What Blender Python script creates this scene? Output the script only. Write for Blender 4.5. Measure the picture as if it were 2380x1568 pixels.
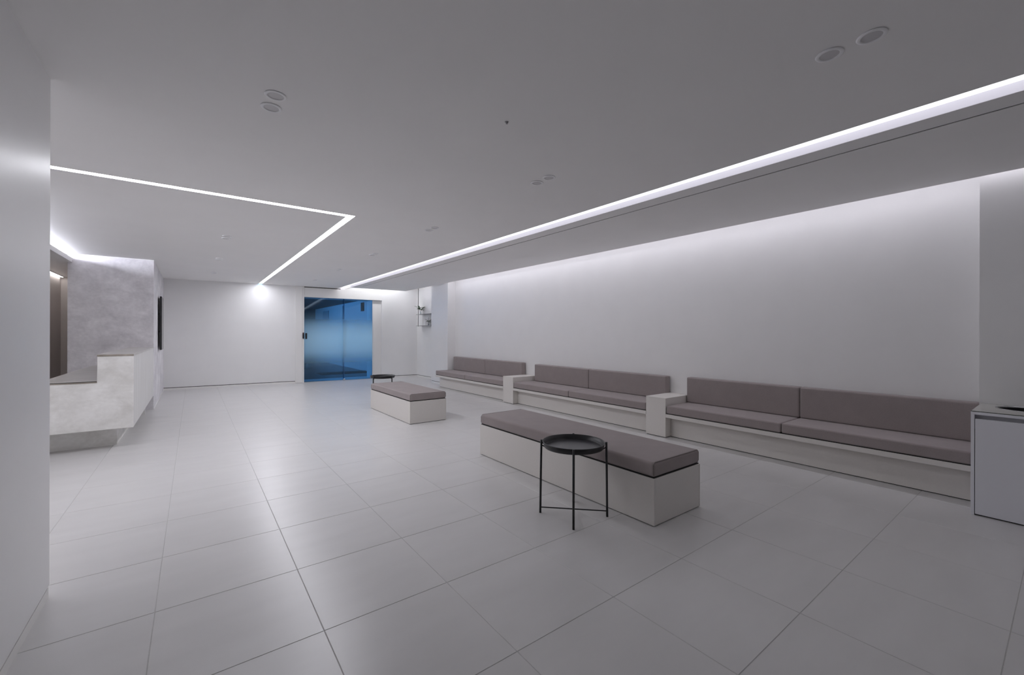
import bpy, bmesh, math, random
from mathutils import Vector, Matrix

for o in list(bpy.data.objects):
    bpy.data.objects.remove(o, do_unlink=True)
scene = bpy.context.scene
C = scene.collection
random.seed(7)

# ------------------------------------------------------------------ camera
CAM_Z, YAW, ROLL, FPX, CY = 1.2947, 0.6448, 0.0022, 984.9, 776.3
cam_data = bpy.data.cameras.new('camera')
cam = bpy.data.objects.new('camera', cam_data)
C.objects.link(cam)
cam.matrix_world = (Matrix.Translation((0, 0, CAM_Z)) @ Matrix.Rotation(-YAW, 4, 'Z')
                    @ Matrix.Rotation(math.pi / 2, 4, 'X') @ Matrix.Rotation(ROLL, 4, 'Z'))
cam_data.sensor_fit = 'HORIZONTAL'
cam_data.sensor_width = 36.0
cam_data.lens = FPX / 2380 * 36.0
cam_data.shift_y = -(784 - CY) / 2380
cam_data.clip_start = 0.02
cam_data.clip_end = 100
scene.camera = cam

# ------------------------------------------------------------------ world, exposure
world = bpy.data.worlds.new('world')
scene.world = world
world.use_nodes = True
bg = world.node_tree.nodes['Background']
bg.inputs['Color'].default_value = (0.29, 0.58, 1.0, 1)     # blue evening daylight outside the corridor
bg.inputs['Strength'].default_value = 7.5
vs = scene.view_settings
vs.view_transform = 'Standard'
vs.look = 'None'
vs.gamma = 1.0
vs.use_curve_mapping = False
vs.exposure = 0.22
scene.cycles.use_light_tree = False
scene.cycles.max_bounces = 7
scene.cycles.diffuse_bounces = 6
scene.cycles.glossy_bounces = 3
scene.cycles.transmission_bounces = 3
scene.cycles.transparent_max_bounces = 6

LED_LINE, LED_SLOT, LED_WALL, LED_BACK, LED_DESK, LED_CORR = 32.0, 1.9, 11.5, 24.0, 70.0, 10.0

# ------------------------------------------------------------------ materials
def new_mat(name):
    m = bpy.data.materials.new(name)
    m.use_nodes = True
    nt = m.node_tree
    b = nt.nodes['Principled BSDF']
    return m, nt, b

def plain(name, col, rough=0.5, metal=0.0, spec=0.5, grain=0.0, scale=40.0, bump=0.0):
    m, nt, b = new_mat(name)
    b.inputs['Base Color'].default_value = (*col, 1)
    b.inputs['Roughness'].default_value = rough
    b.inputs['Metallic'].default_value = metal
    b.inputs['Specular IOR Level'].default_value = spec
    if grain or bump:
        tc = nt.nodes.new('ShaderNodeTexCoord')
        n = nt.nodes.new('ShaderNodeTexNoise')
        n.inputs['Scale'].default_value = scale
        n.inputs['Detail'].default_value = 4
        nt.links.new(tc.outputs['Object'], n.inputs['Vector'])
        if grain:
            r = nt.nodes.new('ShaderNodeValToRGB')
            r.color_ramp.elements[0].position = 0.3
            r.color_ramp.elements[1].position = 0.7
            r.color_ramp.elements[0].color = (*[c * (1 - grain) for c in col], 1)
            r.color_ramp.elements[1].color = (*[min(1, c * (1 + grain)) for c in col], 1)
            nt.links.new(n.outputs['Fac'], r.inputs['Fac'])
            nt.links.new(r.outputs['Color'], b.inputs['Base Color'])
        if bump:
            bp = nt.nodes.new('ShaderNodeBump')
            bp.inputs['Strength'].default_value = bump
            bp.inputs['Distance'].default_value = 0.002
            nt.links.new(n.outputs['Fac'], bp.inputs['Height'])
            nt.links.new(bp.outputs['Normal'], b.inputs['Normal'])
    return m

def emit(name, col, strength):
    m = bpy.data.materials.new(name)
    m.use_nodes = True
    nt = m.node_tree
    nt.nodes.clear()
    e = nt.nodes.new('ShaderNodeEmission')
    o = nt.nodes.new('ShaderNodeOutputMaterial')
    e.inputs['Color'].default_value = (*col, 1)
    e.inputs['Strength'].default_value = strength
    nt.links.new(e.outputs[0], o.inputs[0])
    return m

def concrete(name, lo, hi, rough=0.55, stretch=(1, 1, 1.3)):
    m, nt, b = new_mat(name)
    tc = nt.nodes.new('ShaderNodeTexCoord')
    mp = nt.nodes.new('ShaderNodeMapping')
    mp.inputs['Scale'].default_value = stretch
    n1 = nt.nodes.new('ShaderNodeTexNoise')
    n1.inputs['Scale'].default_value = 2.6
    n1.inputs['Detail'].default_value = 8
    n1.inputs['Roughness'].default_value = 0.62
    n1.inputs['Distortion'].default_value = 0.4
    n2 = nt.nodes.new('ShaderNodeTexNoise')
    n2.inputs['Scale'].default_value = 22
    n2.inputs['Detail'].default_value = 6
    mx = nt.nodes.new('ShaderNodeMath')
    mx.operation = 'MULTIPLY_ADD'
    mx.inputs[1].default_value = 0.25
    r = nt.nodes.new('ShaderNodeValToRGB')
    r.color_ramp.elements[0].position = 0.42
    r.color_ramp.elements[1].position = 0.82
    r.color_ramp.elements[0].color = (*lo, 1)
    r.color_ramp.elements[1].color = (*hi, 1)
    nt.links.new(tc.outputs['Object'], mp.inputs[0])
    nt.links.new(mp.outputs[0], n1.inputs['Vector'])
    nt.links.new(mp.outputs[0], n2.inputs['Vector'])
    nt.links.new(n2.outputs['Fac'], mx.inputs[0])
    nt.links.new(n1.outputs['Fac'], mx.inputs[2])
    nt.links.new(mx.outputs[0], r.inputs['Fac'])
    nt.links.new(r.outputs['Color'], b.inputs['Base Color'])
    b.inputs['Roughness'].default_value = rough
    b.inputs['Specular IOR Level'].default_value = 0.35
    return m

def fabric(name, col):
    m, nt, b = new_mat(name)
    tc = nt.nodes.new('ShaderNodeTexCoord')
    n = nt.nodes.new('ShaderNodeTexNoise')
    n.inputs['Scale'].default_value = 420
    n.inputs['Detail'].default_value = 2
    n2 = nt.nodes.new('ShaderNodeTexNoise')
    n2.inputs['Scale'].default_value = 7
    n2.inputs['Detail'].default_value = 3
    ad = nt.nodes.new('ShaderNodeMath')
    ad.operation = 'MULTIPLY_ADD'
    ad.inputs[1].default_value = 0.35
    r = nt.nodes.new('ShaderNodeValToRGB')
    r.color_ramp.elements[0].position = 0.4
    r.color_ramp.elements[1].position = 0.95
    r.color_ramp.elements[0].color = (*[c * 0.86 for c in col], 1)
    r.color_ramp.elements[1].color = (*[c * 1.14 for c in col], 1)
    bp = nt.nodes.new('ShaderNodeBump')
    bp.inputs['Strength'].default_value = 0.25
    bp.inputs['Distance'].default_value = 0.001
    nt.links.new(tc.outputs['Object'], n.inputs['Vector'])
    nt.links.new(tc.outputs['Object'], n2.inputs['Vector'])
    nt.links.new(n2.outputs['Fac'], ad.inputs[0])
    nt.links.new(n.outputs['Fac'], ad.inputs[2])
    nt.links.new(ad.outputs[0], r.inputs['Fac'])
    nt.links.new(r.outputs['Color'], b.inputs['Base Color'])
    nt.links.new(n.outputs['Fac'], bp.inputs['Height'])
    nt.links.new(bp.outputs['Normal'], b.inputs['Normal'])
    b.inputs['Roughness'].default_value = 0.9
    b.inputs['Specular IOR Level'].default_value = 0.2
    b.inputs['Sheen Weight'].default_value = 0.15
    return m

def tile_mat():
    m, nt, b = new_mat('porcelain_tile')
    tc = nt.nodes.new('ShaderNodeTexCoord')
    oi = nt.nodes.new('ShaderNodeObjectInfo')
    geo = nt.nodes.new('ShaderNodeNewGeometry')
    off = nt.nodes.new('ShaderNodeVectorMath')
    off.operation = 'MULTIPLY_ADD'
    cmb = nt.nodes.new('ShaderNodeCombineXYZ')
    sc = nt.nodes.new('ShaderNodeMath')
    sc.operation = 'MULTIPLY'
    sc.inputs[1].default_value = 37.0
    nt.links.new(oi.outputs['Random'], sc.inputs[0])
    nt.links.new(sc.outputs[0], cmb.inputs[2])
    add = nt.nodes.new('ShaderNodeVectorMath')
    add.operation = 'ADD'
    mp = nt.nodes.new('ShaderNodeMapping')
    mp.inputs['Scale'].default_value = (1.1, 3.6, 1)
    n = nt.nodes.new('ShaderNodeTexNoise')
    n.inputs['Scale'].default_value = 2.0
    n.inputs['Detail'].default_value = 3
    n.inputs['Roughness'].default_value = 0.5
    r = nt.nodes.new('ShaderNodeValToRGB')
    r.color_ramp.elements[0].position = 0.15
    r.color_ramp.elements[1].position = 0.85
    r.color_ramp.elements[0].color = (0.600, 0.590, 0.584, 1)
    r.color_ramp.elements[1].color = (0.660, 0.650, 0.645, 1)
    nt.links.new(geo.outputs['Position'], add.inputs[0])
    nt.links.new(cmb.outputs[0], add.inputs[1])
    nt.links.new(add.outputs[0], mp.inputs[0])
    nt.links.new(mp.outputs[0], n.inputs['Vector'])
    nt.links.new(n.outputs['Fac'], r.inputs['Fac'])
    nt.links.new(r.outputs['Color'], b.inputs['Base Color'])
    # gloss varies a little over each tile
    rr = nt.nodes.new('ShaderNodeMapRange')
    rr.inputs['To Min'].default_value = 0.285
    rr.inputs['To Max'].default_value = 0.325
    nt.links.new(n.outputs['Fac'], rr.inputs['Value'])
    nt.links.new(rr.outputs[0], b.inputs['Roughness'])
    b.inputs['Specular IOR Level'].default_value = 0.55
    return m

def door_glass():
    """tinted glass with a frosted film that fades in and out over its height"""
    m = bpy.data.materials.new('tinted_door_glass')
    m.use_nodes = True
    nt = m.node_tree
    nt.nodes.clear()
    out = nt.nodes.new('ShaderNodeOutputMaterial')
    tr = nt.nodes.new('ShaderNodeBsdfTransparent')
    tr.inputs['Color'].default_value = (0.43, 0.65, 0.79, 1)
    gl = nt.nodes.new('ShaderNodeBsdfGlossy')
    gl.inputs['Roughness'].default_value = 0.02
    gl.inputs['Color'].default_value = (0.85, 0.95, 1.0, 1)
    fr = nt.nodes.new('ShaderNodeFresnel')
    fr.inputs['IOR'].default_value = 1.45
    clear = nt.nodes.new('ShaderNodeMixShader')
    nt.links.new(fr.outputs[0], clear.inputs[0])
    nt.links.new(tr.outputs[0], clear.inputs[1])
    nt.links.new(gl.outputs[0], clear.inputs[2])
    tl = nt.nodes.new('ShaderNodeBsdfTranslucent')
    tl.inputs['Color'].default_value = (0.80, 0.95, 1.0, 1)
    df = nt.nodes.new('ShaderNodeBsdfDiffuse')
    df.inputs['Color'].default_value = (0.60, 0.82, 0.93, 1)
    frost = nt.nodes.new('ShaderNodeMixShader')
    frost.inputs[0].default_value = 0.45
    nt.links.new(tl.outputs[0], frost.inputs[1])
    nt.links.new(df.outputs[0], frost.inputs[2])
    tc = nt.nodes.new('ShaderNodeTexCoord')
    sep = nt.nodes.new('ShaderNodeSeparateXYZ')
    rmp = nt.nodes.new('ShaderNodeValToRGB')
    els = rmp.color_ramp.elements
    els[0].position = 0.0
    els[0].color = (0.0, 0.0, 0.0, 1)
    els[1].position = 1.0
    els[1].color = (0.0, 0.0, 0.0, 1)
    for p, v in ((0.16, 0.04), (0.27, 0.30), (0.36, 0.80), (0.46, 0.95), (0.56, 0.95), (0.66, 0.62), (0.74, 0.15), (0.84, 0.0)):
        e = els.new(p)
        e.color = (v, v, v, 1)
    rmp.color_ramp.interpolation = 'B_SPLINE'
    mr = nt.nodes.new('ShaderNodeMapRange')
    mr.inputs['From Min'].default_value = 0.0
    mr.inputs['From Max'].default_value = 2.27
    nt.links.new(tc.outputs['Object'], sep.inputs[0])
    nt.links.new(sep.outputs['Z'], mr.inputs['Value'])
    nt.links.new(mr.outputs[0], rmp.inputs['Fac'])
    mix = nt.nodes.new('ShaderNodeMixShader')
    nt.links.new(rmp.outputs['Color'], mix.inputs[0])
    nt.links.new(clear.outputs[0], mix.inputs[1])
    nt.links.new(frost.outputs[0], mix.inputs[2])
    nt.links.new(mix.outputs[0], out.inputs[0])
    return m

WHITE = plain('white_wall_paint', (0.82, 0.815, 0.81), 0.55, grain=0.012, scale=3)
CEIL = plain('ceiling_paint', (0.87, 0.86, 0.855), 0.75, grain=0.01, scale=2)
SATIN = plain('satin_wall_paint', (0.83, 0.825, 0.825), 0.38, grain=0.01, scale=3)
PANEL = plain('white_panel', (0.80, 0.79, 0.775), 0.45)
BASE = plain('baseboard_white', (0.82, 0.81, 0.79), 0.45)
GAP = plain('shadow_gap', (0.05, 0.045, 0.04), 0.8)
BLACKGAP = plain('black_gap', (0.012, 0.012, 0.012), 0.7)
TILE = tile_mat()
GROUT = plain('grout', (0.52, 0.51, 0.50), 0.8, grain=0.05, scale=60)
BENCH = plain('greige_laminate', (0.72, 0.69, 0.655), 0.5, spec=0.35, grain=0.015, scale=90)
FABRIC = fabric('taupe_fabric', (0.318, 0.277, 0.272))
PIPING = plain('seam_fabric', (0.20, 0.175, 0.17), 0.9)
CONC_DESK = concrete('pale_concrete_panel', (0.66, 0.645, 0.61), (0.90, 0.89, 0.87))
CONC_WALL = concrete('grey_concrete_panel', (0.58, 0.56, 0.585), (0.88, 0.86, 0.885))
CONC_SIDE = concrete('streaked_concrete_panel', (0.64, 0.63, 0.61), (0.78, 0.77, 0.76), 0.5, (9.0, 9.0, 0.35))
EDGE = concrete('brown_slab_edge', (0.20, 0.17, 0.14), (0.42, 0.38, 0.33), 0.5)
TOPSLAB = concrete('counter_slab', (0.46, 0.44, 0.42), (0.58, 0.56, 0.54), 0.3)
BROWN = plain('warm_lit_grey', (0.55, 0.51, 0.49), 0.6, grain=0.01, scale=3)  # brown of the warm passage light is put into this grey
BLACK = plain('black_powder_coat', (0.012, 0.012, 0.014), 0.38)
BLACKTOP = plain('black_tray_sheen', (0.045, 0.045, 0.050), 0.30)  # tray black lifted to stand for the ceiling's reflection
SCREEN = plain('dark_screen', (0.010, 0.010, 0.012), 0.12)
STEEL = plain('brushed_steel', (0.55, 0.55, 0.56), 0.25, metal=1.0)
LENS = plain('downlight_diffuser_off', (0.60, 0.59, 0.60), 0.35)
TRIM = plain('downlight_ring', (0.88, 0.88, 0.89), 0.35)
CABW = plain('cool_white_laminate', (0.76, 0.76, 0.80), 0.45)
CABGLASS = plain('glass_top', (0.44, 0.43, 0.40), 0.10, spec=0.6)
GLEDGE = plain('glass_edge', (0.06, 0.075, 0.06), 0.2)
LEAF = plain('green_leaf', (0.035, 0.085, 0.025), 0.5, grain=0.3, scale=60)
STEM = plain('brown_stem', (0.10, 0.075, 0.045), 0.7)
POT = plain('white_ceramic', (0.60, 0.60, 0.61), 0.3)
SHELF = plain('grey_metal_shelf', (0.30, 0.30, 0.31), 0.4)
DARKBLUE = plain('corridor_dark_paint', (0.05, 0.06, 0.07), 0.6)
CORRW = plain('corridor_wall_paint', (0.60, 0.60, 0.62), 0.55)
CORRD = plain('corridor_door_paint', (0.30, 0.32, 0.36), 0.45)
MAT_M = plain('black_entrance_mat', (0.012, 0.012, 0.014), 0.9)
CLIP = plain('clear_guide', (0.55, 0.60, 0.62), 0.15)
RED = emit('red_indicator', (1.0, 0.05, 0.03), 0.4)
HOUSING = plain('lamp_housing', (0.75, 0.75, 0.75), 0.6)
GLASS = door_glass()
CLEAR = plain('vase_glass', (0.75, 0.80, 0.80), 0.1)

COOL = (0.93, 0.93, 1.0)
E_LINE = emit('led_line', COOL, LED_LINE)
E_SLOT = emit('led_slot', (0.95, 0.94, 1.0), LED_SLOT)
E_WALL = emit('led_wall_cove', (0.92, 0.905, 1.0), LED_WALL)
E_BACK = emit('led_back_cove', (0.95, 0.96, 1.0), LED_BACK)
E_DESK = emit('led_desk_cove', (0.86, 0.88, 1.0), LED_DESK)
E_CORR = emit('led_corridor', (1.0, 0.95, 0.93), LED_CORR)
E_TUBE = emit('hall_tube', (0.8, 0.93, 1.0), 1.6)

# ------------------------------------------------------------------ mesh helpers
def bx(bm, x0, x1, y0, y1, z0, z1):
    v = [bm.verts.new(p) for p in ((x0, y0, z0), (x1, y0, z0), (x1, y1, z0), (x0, y1, z0),
                                   (x0, y0, z1), (x1, y0, z1), (x1, y1, z1), (x0, y1, z1))]
    for f in ((3, 2, 1, 0), (4, 5, 6, 7), (0, 1, 5, 4), (1, 2, 6, 5), (2, 3, 7, 6), (3, 0, 4, 7)):
        bm.faces.new([v[i] for i in f])

def finish(name, bm, mat, parent=None, bevel=0.0, seg=2, smooth=False):
    me = bpy.data.meshes.new(name)
    if bevel:
        bmesh.ops.bevel(bm, geom=list(bm.edges), offset=bevel, segments=seg, profile=0.5, affect='EDGES')
    bmesh.ops.recalc_face_normals(bm, faces=list(bm.faces))
    bm.to_mesh(me)
    bm.free()
    me.materials.append(mat)
    if smooth:
        for p in me.polygons:
            p.use_smooth = True
    o = bpy.data.objects.new(name, me)
    C.objects.link(o)
    if parent:
        o.parent = parent
    return o

def boxes(name, mat, lst, parent=None, bevel=0.0, seg=2):
    bm = bmesh.new()
    for b in lst:
        bx(bm, *b)
    return finish(name, bm, mat, parent, bevel, seg)

def glow(o, axis, sign):
    """keep the light on the one face that shines; the other faces are the lamp's plain housing"""
    me = o.data
    me.materials.append(HOUSING)
    for p in me.polygons:
        p.material_index = 0 if p.normal[axis] * sign > 0.9 else 1
    return o

def tube(bm, pts, r, n=12, closed=False, caps=True):
    pts = [Vector(p) for p in pts]
    rings = []
    N = len(pts)
    for i, p in enumerate(pts):
        if closed:
            d = pts[(i + 1) % N] - pts[i - 1]
        else:
            d = pts[min(i + 1, N - 1)] - pts[max(i - 1, 0)]
        d.normalize()
        up = Vector((0, 0, 1)) if abs(d.z) < 0.9 else Vector((1, 0, 0))
        a = d.cross(up).normalized()
        b = d.cross(a).normalized()
        rr = r[i] if isinstance(r, (list, tuple)) else r
        rings.append([bm.verts.new(p + a * (rr * math.cos(2 * math.pi * k / n)) + b * (rr * math.sin(2 * math.pi * k / n))) for k in range(n)])
    m = N if closed else N - 1
    for i in range(m):
        A, B = rings[i], rings[(i + 1) % N]
        for k in range(n):
            bm.faces.new((A[k], A[(k + 1) % n], B[(k + 1) % n], B[k]))
    if caps and not closed:
        bm.faces.new(rings[0])
        bm.faces.new(list(reversed(rings[-1])))

def lathe(bm, prof, n=48, center=(0, 0)):
    """profile (r, z) list; r = 0 collapses to a point"""
    rings = []
    for r, z in prof:
        if r <= 1e-6:
            rings.append([bm.verts.new((center[0], center[1], z))])
        else:
            rings.append([bm.verts.new((center[0] + r * math.cos(2 * math.pi * k / n), center[1] + r * math.sin(2 * math.pi * k / n), z)) for k in range(n)])
    for A, B in zip(rings, rings[1:]):
        for k in range(n):
            k2 = (k + 1) % n
            if len(A) == 1 and len(B) == 1:
                continue
            if len(A) == 1:
                bm.faces.new((A[0], B[k], B[k2]))
            elif len(B) == 1:
                bm.faces.new((A[k], A[k2], B[0]))
            else:
                bm.faces.new((A[k], A[k2], B[k2], B[k]))

def tag(o, label, cat=None, group=None, kind=None):
    o['label'] = label
    if cat:
        o['category'] = cat
    if group:
        o['group'] = group
    if kind:
        o['kind'] = kind
    return o

def struct(o, label, cat):
    return tag(o, label, cat, kind='structure')

def thing(name, label, cat, loc=(0, 0, 0), rotz=0.0, group=None, kind=None):
    o = bpy.data.objects.new(name, None)
    o.empty_display_size = 0.1
    C.objects.link(o)
    o.location = loc
    o.rotation_euler = (0, 0, rotz)
    return tag(o, label, cat, group, kind)

HC = 2.5435            # ceiling height
TOP = 2.84             # top of the walls, above the coves
BW_A = -math.atan(0.055)
def bw(o):             # put an object modelled in the far wall's own frame (s along, t beyond, z) in place
    o.location = (0, 12.40, 0)
    o.rotation_euler = (0, 0, BW_A)
    return o

# ------------------------------------------------------------------ floor
T = 0.6
TX0, TY0 = -0.7408, 1.9682
floor = boxes('floor', GROUT, [(-4.3, 6.2, -3.3, 24.0, -0.12, -0.0016)])
struct(floor, 'pale grey porcelain tile floor of the waiting hall', 'floor')
def tile_mesh(w, d):
    bm = bmesh.new()
    g = 0.0014
    bx(bm, g, w - g, g, d - g, -0.008, 0.0)
    me = bpy.data.meshes.new('floor_tile')
    top = [e for e in bm.edges if all(abs(v.co.z) < 1e-6 for v in e.verts)]
    bmesh.ops.bevel(bm, geom=top, offset=0.0012, segments=1, affect='EDGES')
    bmesh.ops.recalc_face_normals(bm, faces=list(bm.faces))
    bm.to_mesh(me)
    bm.free()
    me.materials.append(TILE)
    return me
TM = tile_mesh(T, T)
field = bmesh.new()
count = 0
for i in range(-6, 12):
    for j in range(-9, 37):
        x, y = TX0 + i * T, TY0 + j * T
        if x + T > 6.2 or x < -4.3 or y < -3.3:
            continue
        vis = (-2 <= i <= 9) and (-4 <= j <= 17) and not (x + T < -0.55 and y + T < 3.0) and not (x > 5.2 and y < 10.0)
        if vis:
            o = bpy.data.objects.new('floor_tile', TM)
            C.objects.link(o)
            o.location = (x, y, 0)
            o.parent = floor
            count += 1
        else:
            bx(field, x + .0014, x + T - .0014, y + .0014, y + T - .0014, -0.008, 0.0)
fo = finish('floor_tile_field', field, TILE, floor)
fo['kind'] = 'stuff'

# ------------------------------------------------------------------ walls
def wall_with_base(name, label, mat, x0, x1, y0, y1, faces, z1=TOP):
    """wall block with a slim flush baseboard under a dark shadow gap; faces = sides that show it"""
    w = boxes(name, mat, [(x0, x1, y0, y1, 0.060, z1)])
    struct(w, label, 'wall')
    i = 0.0025
    ax0, ax1, ay0, ay1 = x0, x1, y0, y1
    if '-x' in faces: ax0 += i
    if '+x' in faces: ax1 -= i
    if '-y' in faces: ay0 += i
    if '+y' in faces: ay1 -= i
    g = boxes('shadow_gap', GAP, [(ax0 + .007, ax1 - .007, ay0 + .007, ay1 - .007, 0.046, 0.0605)], w)
    b = boxes('baseboard', BASE, [(ax0, ax1, ay0, ay1, 0.0, 0.048)], w)
    return w

wall_with_base('wall_left', 'white wall end close to the camera at the left edge of the photo', SATIN,
               -4.3, -0.5635, -3.3, 3.03, ('+x', '+y'))
wall_with_base('wall_right', 'long white wall washed by the cove light behind the benches', WHITE,
               5.30, 6.2, 0.46, 9.44, ('-x',))
wall_with_base('wall_right_pillar', 'dim white pillar behind the waste cabinet at the right edge', WHITE,
               5.06, 6.2, -3.3, 0.465, ('-x', '+y'))
wall_with_base('wall_column', 'white column at the far end of the wall benches', WHITE,
               5.08, 6.2, 9.43, 10.34, ('-x', '-y', '+y'))
wall_with_base('wall_niche', 'white recessed wall with the small shelf beyond the column', WHITE,
               5.46, 6.2, 10.33, 12.5, ('-x',))
struct(boxes('wall_behind', WHITE, [(-4.3, 6.2, -3.5, -3.3, 0, TOP)]), 'white wall behind the camera', 'wall')
struct(boxes('wall_outer_left', BROWN, [(-4.5, -4.3, -3.5, 12.6, 0, TOP)]), 'warm grey outer wall at the far left', 'wall')

# far wall, modelled in its own slightly turned frame
wb = bw(boxes('wall_back', WHITE, [(-0.60, 2.137, 0, 0.60, 0.060, TOP), (4.40, 5.75, 0, 0.60, 0.060, TOP),
                                   (2.137, 4.40, 0.02, 0.60, 2.52, TOP), (4.135, 4.40, 0.10, 0.60, 0, 2.30),
                                   (2.137, 2.345, 0.10, 0.60, 0, TOP), (2.345, 4.40, 0.10, 0.60, 2.27, TOP)]))
struct(wb, 'white far wall with the sliding glass door', 'wall')
boxes('shadow_gap', GAP, [(-0.60, 2.137, 0.008, 0.09, 0.044, 0.0605), (4.40, 5.75, 0.008, 0.09, 0.044, 0.0605)], wb)
boxes('baseboard', BASE, [(-0.60, 2.137, 0.002, 0.09, 0.0, 0.046), (4.402, 5.75, 0.002, 0.09, 0.0, 0.046)], wb)
tr = bw(boxes('trim_1', PANEL, [(2.137, 2.300, -0.035, 0.10, 0.004, HC - 0.004)], bevel=0.002, seg=1))
struct(tr, 'narrow white pilaster panel left of the glass door', 'panel')
tr = bw(boxes('trim_2', PANEL, [(2.302, 2.345, -0.030, 0.10, 0.0, HC - 0.004)], bevel=0.002, seg=1))
struct(tr, 'slim white door post at the left of the glass door', 'door post')
tr = bw(boxes('trim_3', PANEL, [(2.347, 4.398, -0.005, 0.06, 2.268, 2.522)], bevel=0.002, seg=1))
struct(tr, 'white header panel over the sliding glass door', 'door header')
boxes('shadow_gap', GAP, [(2.347, 3.26, 0.004, 0.018, 2.5225, 2.5430)], tr)
tr = bw(boxes('trim_4', PANEL, [(4.137, 4.399, 0.062, 0.099, 0.0, 2.266)], bevel=0.002, seg=1))
struct(tr, 'white side panel right of the glass door under the header', 'panel')

# ------------------------------------------------------------------ ceiling and coves
SOFX0, SOFX1, SOFY = 3.385, 4.95, 11.76
CT = HC + 0.09
ceil = boxes('ceiling', CEIL, [
    (-4.3, 3.175, -3.3, 4.600, HC, CT),
    (1.372, 3.175, 4.600, 12.6, HC, CT),
    (-4.3, 1.302, 4.672, 12.6, HC, CT),
    (-4.3, -4.15, 4.600, 4.672, HC, CT)])
struct(ceil, 'flat white main ceiling of the hall', 'ceiling')
sof = boxes('ceiling_soffit', CEIL, [
    (SOFX0, 3.561, -3.3, SOFY, HC, CT),
    (3.579, SOFX1, -3.3, SOFY, HC, CT),
    (3.561, 3.579, 11.36, SOFY, HC, CT)])
struct(sof, 'long ceiling panel between the cove slot and the bench wall', 'ceiling')
boxes('air_slot', BLACKGAP, [(3.5612, 3.5788, -3.3, 11.36, HC + 0.004, CT - 0.001)], sof)
up = boxes('ceiling_cove', CEIL, [(3.39, 6.2, -3.3, 12.6, TOP, TOP + 0.1), (SOFX0 - 0.0, SOFX0 + 0.02, 11.76, 12.6, HC + 0.001, CT), (SOFX0 - 0.0, SOFX0 + 0.02, -3.5, 12.6, CT + 0.0005, TOP)])
struct(up, 'white upper deck over the light coves', 'ceiling')
# linear light set flush in the ceiling, bent at a right angle
lt = thing('linear_light', 'bent linear ceiling light running to the far wall', 'light', (1.337, 4.636, HC))
def prism(name, pts, z0, z1, mat, parent):
    bm = bmesh.new()
    v = [bm.verts.new((*p, z0)) for p in pts]
    w = [bm.verts.new((*p, z1)) for p in pts]
    bm.faces.new(v)
    bm.faces.new(list(reversed(w)))
    for k in range(len(pts)):
        k2 = (k + 1) % len(pts)
        bm.faces.new((v[k], w[k], w[k2], v[k2]))
    return finish(name, bm, mat, parent)
glow(prism('diffuser', [(-5.485, -0.036), (0.035, -0.036), (-0.035, 0.036), (-5.485, 0.036)], 0.003, 0.03, E_LINE, lt), 2, -1)
glow(prism('diffuser', [(0.035, -0.0355), (0.035, 7.53), (-0.035, 7.53), (-0.035, 0.0365)], 0.003, 0.03, E_LINE, lt), 2, -1)
# cove slot light
lt = thing('cove_slot_light', 'long recessed light slot along the ceiling above the benches', 'light', (3.28, 4.7, 2.60))
glow(boxes('diffuser', E_SLOT, [(-0.105, 0.105, -7.99, 7.62, 0.0, 0.03)], lt), 2, -1)
boxes('reflector', plain('slot_reflector', (0.60, 0.59, 0.64), 0.6), [(0.1035, 0.1048, -7.99, 7.05, -0.0555, -0.001)], lt)
# wall-wash strips hidden in the upper cove
lt = thing('wall_wash_strip', 'concealed light strip above the edge of the bench wall', 'light', (5.0, 5.6, TOP))
glow(boxes('strip', E_WALL, [(-0.03, 0.03, -6.6, 3.80, -0.03, -0.004)], lt), 2, -1)
glow(boxes('strip', E_WALL, [(-0.03, 0.03, 4.78, 6.1, -0.03, -0.004)], lt), 2, -1)
lt = thing('far_wash_strip', 'concealed light strip above the glass door header', 'light', (4.2, 11.83, TOP))
glow(boxes('strip', E_BACK, [(-0.75, 0.75, -0.03, 0.03, -0.03, -0.004)], lt), 2, -1)

# ------------------------------------------------------------------ desk side: lowered ceiling, concrete wall, rear passage
drop = boxes('ceiling_dropped', CEIL, [(-4.3, -1.538, 5.2, 9.44, 2.407, 2.44), (-1.538, -1.52, 5.2, 9.45, 2.407, 2.475),
                                       (-4.3, -1.57, 9.44, 12.3, 2.407, 2.44)])
struct(drop, 'lowered white ceiling edge over the reception desk', 'ceiling')
lt = thing('desk_cove_strip', 'concealed strip lighting the ceiling above the reception desk', 'light', (-1.75, 7.3, 2.44))
glow(boxes('strip', E_DESK, [(-0.02, 0.0, -2.05, 2.1, 0.040, 0.098)], lt), 0, 1)
boxes('strip_holder', SHELF, [(-0.05, -0.021, -2.05, 2.1, 0.001, 0.098)], lt)
cw = boxes('wall_concrete', CONC_WALL, [(-1.57, -0.54, 9.45, 12.75, 0.0, HC + 0.0)])
struct(cw, 'grey concrete-look partition wall behind the reception desk', 'wall')
boxes('top_line', WHITE, [(-1.50, -0.536, 9.446, 9.451, HC - 0.012, HC), (-0.541, -0.536, 9.446, 12.42, HC - 0.012, HC)], cw)
boxes('base_line', BASE, [(-0.541, -0.534, 9.446, 12.42, 0.0, 0.012)], cw)
pas = boxes('wall_passage', BROWN, [(-2.30, -2.09, 9.5, 12.03, 0, 2.406), (-4.3, -1.57, 12.03, 12.2, 0, 2.406), (-4.3, -1.57, 12.31, 12.5, 2.40, HC)])
struct(pas, 'warm grey passage wall beyond the reception desk', 'wall')
lt = thing('passage_light', 'thin warm light strip along the passage ceiling', 'light', (-2.045, 10.0, 2.405))
glow(boxes('strip', E_CORR, [(-0.035, 0.005, -1.9, 1.95, -0.012, -0.001)], lt), 2, -1)

# reception desk
FX, FY = -0.54, 6.40
desk = thing('reception_desk', 'pale concrete-look reception desk with raised counter and recessed plinth', 'desk', (FX, FY, 0))
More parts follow.
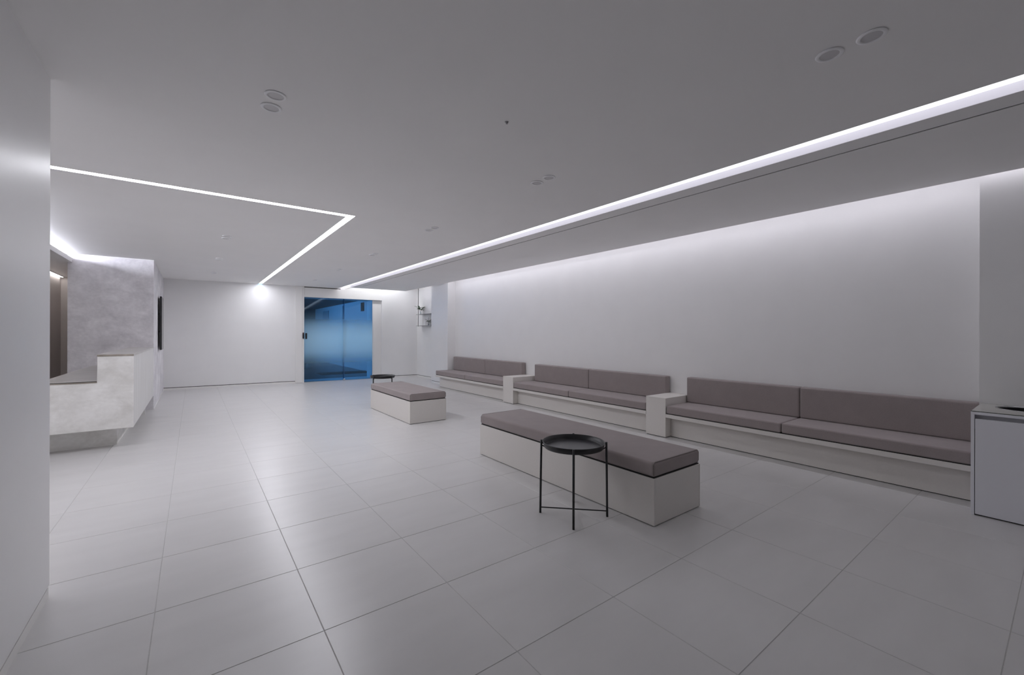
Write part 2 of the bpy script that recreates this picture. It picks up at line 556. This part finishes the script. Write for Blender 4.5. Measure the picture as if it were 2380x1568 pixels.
# front panel is one stepped sheet; the raised strip runs back along the right side
bm = bmesh.new()
prof = [(-2.20, 0.235), (0.0, 0.235), (0.0, 1.040), (-0.295, 1.040), (-0.295, 0.752), (-2.20, 0.752)]
A = [bm.verts.new((x, 0.0, z)) for x, z in prof]
B = [bm.verts.new((x, 0.045, z)) for x, z in prof]
bm.faces.new(A)
bm.faces.new(list(reversed(B)))
for k in range(6):
    bm.faces.new((A[k], B[k], B[(k + 1) % 6], A[(k + 1) % 6]))
finish('front_panel', bm, CONC_DESK, desk, 0.003, 2)
boxes('side_panel', CONC_SIDE, [(-0.295, -0.001, 0.046, 3.045, 0.235, 1.040)], desk, 0.001, 1)
boxes('work_body', CONC_DESK, [(-0.76, -0.296, 0.046, 3.045, 0.235, 0.745), (-2.20, -0.761, 0.046, 0.60, 0.235, 0.745)], desk)
cs = boxes('counter_top', TOPSLAB, [(-0.300, 0.004, 0.0, 3.045, 1.0405, 1.064)], desk, 0.002, 1)
boxes('slab_edge', EDGE, [(-0.298, 0.002, -0.003, 0.004, 1.042, 1.061)], cs)
wt = boxes('work_top', TOPSLAB, [(-0.76, -0.2965, 0.0, 3.045, 0.772, 0.777), (-2.2, -0.7605, 0.0, 0.60, 0.772, 0.777)], desk)
boxes('slab_edge', EDGE, [(-2.2, -0.2965, -0.002, 0.05, 0.7525, 0.7655)], wt)
boxes('dark_joint', BLACKGAP, [(-0.755, -0.2975, 0.003, 3.04, 0.7455, 0.7715), (-2.2, -0.756, 0.003, 0.59, 0.7455, 0.7715)], wt)
pl = boxes('plinth', CONC_DESK, [(-2.2, -0.17, 0.31, 1.50, 0.0, 0.2345)], desk)
boxes('support_panel', CONC_DESK, [(-0.30, -0.072, 2.505, 2.55, 0.0, 0.2345)], desk)
boxes('floor_seal', BASE, [(-2.2, -0.166, 0.304, 0.312, 0.0, 0.008)], pl)
boxes('floor_seal', BASE, [(-0.30, -0.069, 2.498, 2.506, 0.0, 0.008)], pl)
boxes('back_panel', CONC_DESK, [(-0.55, -0.30, 2.56, 3.04, 0.0, 0.2345)], desk)

# portrait screen on the concrete wall
tv = thing('wall_display', 'slim black portrait display on a wall bracket beside the concrete wall corner', 'display', (-0.54, 10.78, 1.49))
boxes('housing', BLACK, [(0.030, 0.058, -0.32, 0.32, -0.51, 0.51)], tv, 0.004, 1)
boxes('screen', SCREEN, [(0.0582, 0.0605, -0.312, 0.312, -0.502, 0.502)], tv)
br = boxes('bracket', BLACK, [(0.001, 0.008, -0.29, 0.2, -0.17, 0.17), (0.008, 0.0295, -0.28, -0.24, -0.16, 0.16), (0.008, 0.0295, 0.10, 0.14, -0.16, 0.16)], tv)
boxes('bracket_rail', BLACK, [(0.008, 0.0295, -0.31, 0.18, 0.10, 0.13), (0.008, 0.0295, -0.31, 0.18, -0.13, -0.10)], br)

# ------------------------------------------------------------------ cushions and benches
def cushion(name, label, cat, x0, x1, y0, y1, z0, z1, r=0.018, crown='z', group=None, seams=()):
    cx, cy = (x0 + x1) / 2, (y0 + y1) / 2
    bm = bmesh.new()
    hx, hy, h = (x1 - x0) / 2, (y1 - y0) / 2, z1 - z0
    bx(bm, -hx, hx, -hy, hy, 0, h)
    bmesh.ops.bevel(bm, geom=list(bm.edges), offset=r, segments=4, profile=0.55, affect='EDGES')
    t = thing(name, label, cat, (cx, cy, z0), 0, group)
    finish('cover', bm, FABRIC, t, smooth=False)
    for p in t.children[0].data.polygons if t.children else []:
        p.use_smooth = True
    cov = [o for o in C.objects if o.parent == t][0]
    for p in cov.data.polygons:
        p.use_smooth = True
    mod = cov.modifiers.new('wn', 'WEIGHTED_NORMAL')
    # stitched seams around the two ends
    k = r * 0.45
    for s in seams:
        yy = s * (hy - r * 0.30)
        bm = bmesh.new()
        tube(bm, [(-hx + k, yy, k), (-hx + 0.002, yy, r), (-hx + 0.002, yy, h - r), (-hx + k, yy, h - k), (-hx + r, yy, h - 0.002),
                  (hx - r, yy, h - 0.002), (hx - k, yy, h - k), (hx - 0.002, yy, h - r), (hx - 0.002, yy, r), (hx - k, yy, k)], 0.0026, 6)
        finish('seam', bm, PIPING, cov)
    return t

def box_bench(label, x0, x1, y0, y1, clabel):
    t = thing('box_bench', label, 'bench', ((x0 + x1) / 2, (y0 + y1) / 2, 0), 0, 'free-standing box benches')
    hx, hy = (x1 - x0) / 2, (y1 - y0) / 2
    e = 0.018
    boxes('side_panel', BENCH, [(-hx, -hx + e, -hy, hy, 0.006, 0.322)], t, 0.0012, 1)
    boxes('side_panel', BENCH, [(hx - e, hx, -hy, hy, 0.006, 0.322)], t, 0.0012, 1)
    boxes('end_panel', BENCH, [(-hx + e + .0004, hx - e - .0004, -hy, -hy + e, 0.006, 0.322)], t, 0.0012, 1)
    boxes('end_panel', BENCH, [(-hx + e + .0004, hx - e - .0004, hy - e, hy, 0.006, 0.322)], t, 0.0012, 1)
    boxes('top_board', BLACKGAP, [(-hx + 0.008, hx - 0.008, -hy + 0.008, hy - 0.008, 0.300, 0.328)], t)
    boxes('foot_shade', BLACKGAP, [(-hx + 0.01, hx - 0.01, -hy + 0.01, hy - 0.01, 0.0, 0.0065)], t)  # black inset stands for the shadow gap at the floor
    cushion('seat_cushion', clabel, 'cushion', x0 + 0.004, x1 - 0.004, y0 + 0.004, y1 - 0.004, 0.328, 0.430, 0.022,
            group='cushions of the box benches', seams=(-1, 1))

box_bench('long greige box bench beside the nearer black tray table', 2.476, 3.056, 1.70, 3.86,
          'taupe fabric cushion on the nearer, longer box bench')
box_bench('shorter greige box bench in front of the far black tray table', 2.478, 3.060, 5.72, 7.40,
          'taupe fabric cushion on the farther, shorter box bench')

BXF, BXW = 4.73, 5.299     # front of the seat board, bench wall
SECT = [('far', 'farthest wall bench beside the white column', 6.575, 9.40),
        ('middle', 'middle wall bench between the two armrest blocks', 3.375, 6.255),
        ('near', 'nearest wall bench running up to the waste cabinet', 0.47, 3.085)]
for key, lab, y0, y1 in SECT:
    t = thing('wall_bench', 'greige built-in ' + lab, 'bench', (BXF, (y0 + y1) / 2, 0), 0, 'built-in wall benches')
    hy = (y1 - y0) / 2
    g = 0.001
    boxes('plinth', BENCH, [(0.115, 0.567, -hy + g, hy - g, 0.007, 0.254)], t, 0.001, 1)
    boxes('foot_gap_shade', BLACKGAP, [(0.123, 0.567, -hy + g, hy - g, 0.0, 0.0072)], t)  # black fill stands for the shade under the plinth
    boxes('seat_board', BENCH, [(0.0, 0.567, -hy + g, hy - g, 0.2545, 0.298)], t, 0.001, 1)
    boxes('cushion_gap', BLACKGAP, [(0.012, 0.567, -hy + 0.004, hy - 0.004, 0.2982, 0.3032)], t)

def two(name, labs, cat, x0, x1, ya, ym, yb, z0, z1, r, group):
    cushion(name, labs[0], cat, x0, x1, ym + 0.002, yb, z0, z1, r, group=group)
    cushion(name, labs[1], cat, x0, x1, ya, ym - 0.002, z0, z1, r, group=group)
SX0, SX1 = 4.735, 5.29
two('seat_cushion', ('taupe seat cushion, left half of the farthest wall bench', 'taupe seat cushion, right half of the farthest wall bench'),
    'cushion', SX0, SX1, 6.578, 8.01, 9.40, 0.3034, 0.405, 0.02, 'seat cushions of the wall benches')
two('seat_cushion', ('taupe seat cushion, left half of the middle wall bench', 'taupe seat cushion, right half of the middle wall bench'),
    'cushion', SX0, SX1, 3.378, 4.815, 6.252, 0.3034, 0.405, 0.02, 'seat cushions of the wall benches')
two('seat_cushion', ('taupe seat cushion, left half of the nearest wall bench', 'taupe seat cushion, right half of the nearest wall bench, beside the waste cabinet'),
    'cushion', SX0, SX1, 0.473, 1.785, 3.082, 0.3034, 0.405, 0.02, 'seat cushions of the wall benches')
KX0, KX1 = 5.185, 5.292
two('back_cushion', ('taupe back cushion, left half of the farthest wall bench', 'taupe back cushion, right half of the farthest wall bench'),
    'cushion', KX0, KX1, 6.576, 7.90, 9.33, 0.4055, 0.735, 0.02, 'back cushions of the wall benches')
two('back_cushion', ('taupe back cushion, left half of the middle wall bench', 'taupe back cushion, right half of the middle wall bench'),
    'cushion', KX0, KX1, 3.380, 4.805, 6.185, 0.4055, 0.725, 0.02, 'back cushions of the wall benches')
two('back_cushion', ('taupe back cushion, left half of the nearest wall bench', 'taupe back cushion, right half of the nearest wall bench, beside the pillar'),
    'cushion', KX0, KX1, 0.475, 1.775, 3.075, 0.4055, 0.735, 0.02, 'back cushions of the wall benches')

for lab, y0, y1 in (('greige armrest block between the farthest and middle wall benches', 6.257, 6.573),
                    ('greige armrest block between the middle and nearest wall benches', 3.087, 3.373)):
    t = thing('armrest_block', lab, 'armrest', (BXF, (y0 + y1) / 2, 0), 0, 'armrest blocks of the wall benches')
    hy = (y1 - y0) / 2
    a = boxes('front_panel', BENCH, [(0.002, 0.020, -hy, hy, 0.007, 0.476)], t, 0.001, 1)
    boxes('side_panel', BENCH, [(0.0204, 0.567, -hy, -hy + 0.018, 0.007, 0.476)], t, 0.001, 1)
    boxes('side_panel', BENCH, [(0.0204, 0.567, hy - 0.018, hy, 0.007, 0.476)], t, 0.001, 1)
    boxes('top_panel', BENCH, [(0.002, 0.567, -hy, hy, 0.4764, 0.494)], t, 0.001, 1)
    boxes('foot_gap_shade', BLACKGAP, [(0.010, 0.567, -hy + 0.008, hy - 0.008, 0.0, 0.0072)], t)  # same black fill for the shade under the armrest block

# ------------------------------------------------------------------ tray tables
def tray_table(label, loc, rotz):
    t = thing('tray_table', label, 'table', loc, rotz, 'round black tray tables')
    bm = bmesh.new()
    lathe(bm, [(0.0, 0.490), (0.200, 0.490), (0.207, 0.492), (0.210, 0.497), (0.2165, 0.5255), (0.2195, 0.5265), (0.2215, 0.5245),
               (0.2145, 0.494), (0.209, 0.486), (0.200, 0.484), (0.0, 0.484)], 72)
    tray = finish('tray', bm, BLACK, t, smooth=True)
    bm = bmesh.new()
    lathe(bm, [(0.0, 0.4908), (0.200, 0.4908), (0.202, 0.4903), (0.0, 0.4901)], 72)
    finish('tray_floor', bm, BLACKTOP, tray)
    bm = bmesh.new()
    tube(bm, [(0.221 * math.cos(2 * math.pi * k / 64), 0.221 * math.sin(2 * math.pi * k / 64), 0.5245) for k in range(64)], 0.003, 8, closed=True)
    finish('rim', bm, BLACK, tray, smooth=True)
    for k in range(4):
        a = math.pi / 4 + k * math.pi / 2
        c, s = math.cos(a), math.sin(a)
        bm = bmesh.new()
        tube(bm, [(0.238 * c, 0.238 * s, 0.0), (0.2315 * c, 0.2315 * s, 0.530)], 0.0078, 14)
        leg = finish('leg', bm, BLACK, t, smooth=False)
        for p in leg.data.polygons:
            p.use_smooth = len(p.vertices) == 4
        bm = bmesh.new()
        tube(bm, [(0.2325 * c, 0.2325 * s, 0.494), (0.205 * c, 0.205 * s, 0.478)], 0.0042, 10)
        finish('tray_hook', bm, BLACK, leg)
    for k in range(2):
        a = math.pi / 4 + k * math.pi / 2
        c, s = math.cos(a), math.sin(a)
        bm = bmesh.new()
        z = 0.036 + 0.004 * k
        tube(bm, [(0.234 * c, 0.234 * s, 0.040), (0, 0, z), (-0.234 * c, -0.234 * s, 0.040)], 0.0042, 10)
        finish('crossbar', bm, BLACK, t)
tray_table('round black metal tray table standing before the long box bench', (2.186, 2.168, 0), 0.0)
tray_table('round black metal tray table half hidden behind the shorter box bench', (2.80, 7.70, 0), -0.35)

# ------------------------------------------------------------------ waste cabinet
cab = thing('waste_cabinet', 'white waste cabinet with glass top and round steel opening at the right edge', 'cabinet', (4.50, 0.455, 0))
# local: x into the room depth, y negative towards the camera side
boxes('side_panel', CABW, [(0.0, 0.55, -0.018, 0.0, 0.0, 0.724)], cab, 0.0008, 1)
boxes('side_panel', CABW, [(0.0, 0.55, -0.90, -0.882, 0.0, 0.724)], cab, 0.0008, 1)
def ring_plate(name, mat, x0, x1, y0, y1, z0, z1, cx, cy, r, parent, n=48):
    bm = bmesh.new()
    outer, inner = [], []
    for k in range(n):
        a = 2 * math.pi * k / n
        c, s = math.cos(a), math.sin(a)
        tx = ((x1 - cx) if c > 0 else (x0 - cx)) / c if abs(c) > 1e-9 else 1e9
        ty = ((y1 - cy) if s > 0 else (y0 - cy)) / s if abs(s) > 1e-9 else 1e9
        tt = min(abs(tx), abs(ty))
        outer.append((cx + c * tt, cy + s * tt))
        inner.append((cx + c * r, cy + s * r))
    L = [[bm.verts.new((*p, z)) for p in ring] for ring, z in ((outer, z0), (outer, z1), (inner, z1), (inner, z0))]
    for q in range(4):
        A, B = L[q], L[(q + 1) % 4]
        for k in range(n):
            bm.faces.new((A[k], A[(k + 1) % n], B[(k + 1) % n], B[k]))
    # square off the four corners
    for (X, Y) in ((x0, y0), (x1, y0), (x1, y1), (x0, y1)):
        for k in range(n):
            p, q = outer[k], outer[(k + 1) % n]
            onx = abs(p[0] - X) < 1e-6 or abs(q[0] - X) < 1e-6
            ony = abs(p[1] - Y) < 1e-6 or abs(q[1] - Y) < 1e-6
            if onx and ony and not (abs(p[0] - q[0]) < 1e-6 or abs(p[1] - q[1]) < 1e-6):
                a, b = bm.verts.new((X, Y, z0)), bm.verts.new((X, Y, z1))
                bm.faces.new((L[1][k], b, L[1][(k + 1) % n]))
                bm.faces.new((L[0][k], a, L[0][(k + 1) % n]))
                bm.faces.new((L[0][k], a, b, L[1][k]))
                bm.faces.new((L[0][(k + 1) % n], a, b, L[1][(k + 1) % n]))
    return finish(name, bm, mat, parent)
HXC, HYC = 0.375, -0.245
ring_plate('top_panel', CABW, 0.0, 0.55, -0.90, 0.0, 0.7245, 0.744, HXC, HYC, 0.150, cab)
ring_plate('glass_top', CABGLASS, 0.002, 0.55, -0.898, -0.002, 0.7484, 0.7500, HXC, HYC, 0.150, cab)
ring_plate('glass_edge', GLEDGE, 0.0005, 0.55, -0.8995, -0.0005, 0.7442, 0.7483, HXC, HYC, 0.150, cab)
boxes('handle_recess', CABW, [(0.055, 0.070, -0.881, -0.019, 0.600, 0.724)], cab)
boxes('door', CABW, [(0.0, 0.018, -0.878, -0.0215, 0.010, 0.694)], cab, 0.0012, 1)
boxes('inner_shadow', BLACKGAP, [(0.0195, 0.030, -0.8815, -0.0185, 0.0, 0.619)], cab)
bm = bmesh.new()
lathe(bm, [(0.1465, 0.744), (0.1465, 0.752), (0.156, 0.7525), (0.157, 0.7510), (0.1495, 0.7508), (0.1495, 0.744)], 64, (HXC, HYC))
chute = finish('steel_collar', bm, STEEL, cab, smooth=True)
bm = bmesh.new()
lathe(bm, [(0.0, 0.40), (0.1475, 0.40), (0.1475, 0.743)], 48, (HXC, HYC))
finish('bin_liner', bm, BLACK, cab, smooth=True)

# ------------------------------------------------------------------ downlights
ORD = ['first', 'second', 'third', 'fourth', 'fifth', 'sixth']
def downlight(x, y, label, group):
    t = thing('downlight', label, 'downlight', (x, y, HC), 0, group)
    bm = bmesh.new()
    lathe(bm, [(0.036, 0.002), (0.0365, -0.0050), (0.041, -0.0070), (0.047, -0.0062), (0.0518, -0.0036), (0.0522, -0.0026), (0.050, -0.0016), (0.050, 0.002)], 40)
    finish('trim_ring', bm, TRIM, t, smooth=True)
    bm = bmesh.new()
    lathe(bm, [(0.0, -0.0025), (0.0363, -0.0025), (0.0363, -0.0005), (0.0, -0.0005)], 40)
    finish('lens', bm, LENS, t)
for k in range(6):
    for d, q in ((0.0, 'nearer'), (0.1475, 'farther')):
        downlight(2.262, 0.513 + 2.0086 * k + d, 'round downlight, %s one of the %s pair in the row beside the cove slot' % (q, ORD[k]), 'downlights beside the cove slot')
for n_, k in enumerate((1, 3, 4, 5)):
    for d, q in ((0.0, 'nearer'), (0.1475, 'farther')):
        downlight(0.342, 0.513 + 2.0086 * k + d, 'round downlight, %s one of the %s pair in the left ceiling row' % (q, ORD[n_]), 'downlights of the left row')
t = thing('ceiling_sensor', 'tiny dark sprinkler head in the middle of the main ceiling', 'sprinkler', (1.472, 2.013, HC))
bm = bmesh.new()
lathe(bm, [(0.0, -0.012), (0.006, -0.012), (0.007, -0.002), (0.012, -0.001), (0.012, 0.001)], 20)
finish('head', bm, SHELF, t)
t = thing('soffit_sensor', 'tiny pale dot sensor in the panel above the nearest wall bench', 'sensor', (4.592, 1.842, HC))
bm = bmesh.new()
lathe(bm, [(0.0, -0.006), (0.006, -0.006), (0.008, -0.001), (0.008, 0.001)], 20)
finish('head', bm, TRIM, t)

# ------------------------------------------------------------------ glass door
dr = bw(bpy.data.objects.new('door_1', None))
C.objects.link(dr)
struct(dr, 'blue-tinted sliding glass door with frosted middle band', 'door')
boxes('glass_pane', GLASS, [(2.347, 3.372, 0.070, 0.080, 0.012, 2.30)], dr)
boxes('glass_pane', GLASS, [(3.335, 4.134, 0.036, 0.046, 0.012, 2.266)], dr)
boxes('pane_edge', CLIP, [(3.3725, 3.378, 0.069, 0.081, 0.012, 2.266)], dr)
boxes('floor_track', STEEL, [(2.347, 4.134, 0.060, 0.090, 0.0, 0.008)], dr)
gd = boxes('floor_guide', STEEL, [(3.335, 3.39, 0.010, 0.062, 0.0, 0.05)], dr, 0.004, 1)
hb = boxes('pull_plate', BLACK, [(2.385, 2.427, 0.050, 0.0695, 1.155, 1.312)], dr, 0.004, 1)
ar = thing('access_reader', 'small black access reader on the post left of the glass door', 'reader', (0, 0, 0))
bw(ar)
boxes('housing', BLACK, [(2.306, 2.342, -0.052, -0.0305, 1.165, 1.325)], ar, 0.004, 1)
boxes('indicator', RED, [(2.320, 2.328, -0.0535, -0.0522, 1.296, 1.304)], ar)

# corridor beyond the glass
struct(boxes('wall_corridor_right', CORRW, [(4.80, 5.0, 12.9, 22.5, 0.0, 2.60)]), 'blue-lit white wall of the corridor seen through the glass door', 'wall')
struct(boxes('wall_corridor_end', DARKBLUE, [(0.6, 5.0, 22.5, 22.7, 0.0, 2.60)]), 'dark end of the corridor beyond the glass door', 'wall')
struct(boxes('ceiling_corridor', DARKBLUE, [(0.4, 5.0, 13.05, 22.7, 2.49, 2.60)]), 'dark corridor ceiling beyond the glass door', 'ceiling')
struct(boxes('floor_corridor', plain('corridor_dark_stone', (0.07, 0.075, 0.085), 0.3), [(0.6, 4.79, 13.06, 22.4, 0.0001, 0.004)]), 'dark stone floor of the corridor behind the glass door', 'floor')
struct(boxes('wall_corridor_left', DARKBLUE, [(0.4, 0.6, 14.2, 20.5, 0.0, 1.1), (0.4, 0.6, 12.9, 14.2, 0.0, 2.60), (0.4, 0.6, 20.5, 22.7, 0.0, 2.60)]), 'unseen corridor wall beyond the glass door, opened to let blue light in', 'wall')  # opening above the low wall added so blue light enters the corridor
d2 = thing('door_2', 'dim grey corridor door with a black handle seen through the glass', 'door', (4.80, 20.35, 0), kind='structure')
boxes('door_leaf', CORRD, [(-0.03, -0.001, -0.50, 0.50, 0.0, 2.32)], d2)
boxes('door_handle', BLACK, [(-0.06, -0.031, -0.12, -0.02, 1.45, 1.95)], d2)
sg = thing('corridor_sign', 'small dark rectangular sign on the corridor wall behind the glass', 'sign', (4.80, 15.2, 2.24))
boxes('panel', MAT_M, [(-0.03, -0.001, -0.17, 0.12, -0.14, 0.16)], sg)
pf = boxes('trim_5', CORRW, [(4.74, 4.798, 17.55, 17.72, 0.0, 2.40)])
struct(pf, 'pale door frame strip on the corridor wall behind the glass', 'trim')
mt = boxes('entrance_mat', MAT_M, [(3.2, 4.79, 14.15, 14.95, 0.0042, 0.014)])
tag(mt, 'black entrance mat on the corridor floor behind the glass', 'mat')
hl = thing('wavy_tube', 'wavy glowing white tube under the corridor ceiling seen through the glass', 'light', (2.65, 13.6, 2.40))
bm = bmesh.new()
tube(bm, [(-0.05 + 0.06 * k, 0.10 * k, 0.03 + 0.02 * math.sin(k * 1.1)) for k in range(9)], 0.02, 10)
finish('tube', bm, E_TUBE, hl)  # glowing tube bent into a wavy white line

def leaf(bm, base, d, up, L, W):
    d = Vector(d).normalized()
    side = d.cross(Vector(up))
    side = side.normalized() if side.length > 1e-4 else Vector((1, 0, 0))
    nrm = side.cross(d)
    b = Vector(base)
    rows = []
    for f, w, dz in ((0, 0.12, 0), (0.3, 0.85, 0.05), (0.6, 1.0, 0.04), (0.85, 0.55, -0.04), (1.0, 0.0, -0.12)):
        p = b + d * (L * f) + nrm * (L * dz)
        if w == 0:
            rows.append([bm.verts.new(p)])
        else:
            rows.append([bm.verts.new(p - side * (W * w / 2) + nrm * W * .12), bm.verts.new(p), bm.verts.new(p + side * (W * w / 2) + nrm * W * .12)])
    for A, B in zip(rows, rows[1:]):
        if len(B) == 1:
            bm.faces.new((A[0], A[1], B[0]))
            bm.faces.new((A[1], A[2], B[0]))
        else:
            bm.faces.new((A[0], A[1], B[1], B[0]))
            bm.faces.new((A[1], A[2], B[2], B[1]))

# corridor shrub
sh = thing('corridor_shrub', 'dark green leafy shrub at the left of the corridor behind the glass', 'plant', (3.15, 17.0, 0.004))
bm = bmesh.new()
lathe(bm, [(0.0, 0.0), (0.16, 0.0), (0.20, 0.40), (0.18, 0.40), (0.17, 0.36), (0.0, 0.36)], 28)
finish('planter', bm, DARKBLUE, sh, smooth=False)
bm = bmesh.new()
for k in range(5):
    a = k * 1.3
    tube(bm, [(0.03 * math.cos(a), 0.03 * math.sin(a), 0.34), (0.12 * math.cos(a), 0.12 * math.sin(a), 0.9), (0.22 * math.cos(a), 0.22 * math.sin(a), 1.45)], [0.012, 0.009, 0.004], 8)
stems = finish('stem', bm, STEM, sh)
bm = bmesh.new()
for k in range(320):
    a, zz = random.uniform(0, 6.283), random.uniform(0.8, 1.72)
    r = random.uniform(0.02, 0.32) * (1.25 - abs(zz - 1.3))
    dd = (math.cos(a), math.sin(a), random.uniform(-0.3, 0.7))
    leaf(bm, (r * math.cos(a), r * math.sin(a), zz), dd, (0, 0, 1), random.uniform(0.07, 0.13), random.uniform(0.03, 0.05))
fol = finish('foliage', bm, LEAF, sh)
fol['kind'] = 'stuff'

# ------------------------------------------------------------------ niche shelf and plants
ws = thing('wall_shelf', 'thin grey two-tier shelf hung from a rod in the niche beyond the column', 'shelf', (5.459, 11.3, 1.70))
boxes('shelf_board', SHELF, [(-0.195, 0.0, -0.75, 0.43, 0.160, 0.172)], ws)
boxes('shelf_board', SHELF, [(-0.195, 0.0, -0.75, 0.43, -0.172, -0.160)], ws)
bm = bmesh.new()
tube(bm, [(-0.145, 0.38, -0.185), (-0.145, 0.38, TOP - 1.70 - 0.004)], 0.008, 10)
finish('rod', bm, BLACK, ws)

def sprig(name, label, loc, h, n, spread, L, W):
    t = thing(name, label, 'plant', loc, 0, 'small plants on the niche shelf')
    bm = bmesh.new()
    lathe(bm, [(0.0, 0.0), (0.024, 0.0), (0.028, 0.02), (0.026, 0.055), (0.018, 0.075), (0.019, 0.082), (0.014, 0.082), (0.014, 0.07), (0.0, 0.06)], 24)
    finish('vase', bm, CLEAR, t, smooth=True)
    tips = []
    for k in range(n):
        a = k * 2.4 + 0.5
        tip = Vector((spread * math.cos(a), spread * math.sin(a), h * (0.72 + 0.28 * ((k * 37) % 10) / 10)))
        bm = bmesh.new()
        tube(bm, [(0.004 * math.cos(a), 0.004 * math.sin(a), 0.05), (tip.x * 0.4, tip.y * 0.4, tip.z * 0.6), tip], [0.003, 0.0025, 0.0015], 6)
        st = finish('stem', bm, STEM, t)
        for q in range(3):
            bm = bmesh.new()
            b = a + q * 2.1
            leaf(bm, tip * (1 - 0.1 * q), (math.cos(b), math.sin(b), 0.5 - 0.2 * q), (0, 0, 1), L, W)
            finish('leaf', bm, LEAF, st)
    return t
sprig('shelf_plant', 'green leafy sprig in a vase on the upper niche shelf', (5.345, 11.60, 1.8722), 0.20, 6, 0.065, 0.13, 0.06)
sprig('shelf_plant', 'small green sprig in a vase on the lower niche shelf', (5.385, 11.14, 1.5402), 0.15, 4, 0.03, 0.09, 0.045)
bs = thing('bud_vase', 'slim grey bud vase beside the plant on the lower niche shelf', 'vase', (5.33, 11.03, 1.5402))
bm = bmesh.new()
lathe(bm, [(0.0, 0.0), (0.016, 0.0), (0.018, 0.02), (0.008, 0.07), (0.006, 0.22), (0.0085, 0.225), (0.004, 0.225), (0.004, 0.2), (0.0, 0.19)], 20)
finish('body', bm, SHELF, bs, smooth=True)
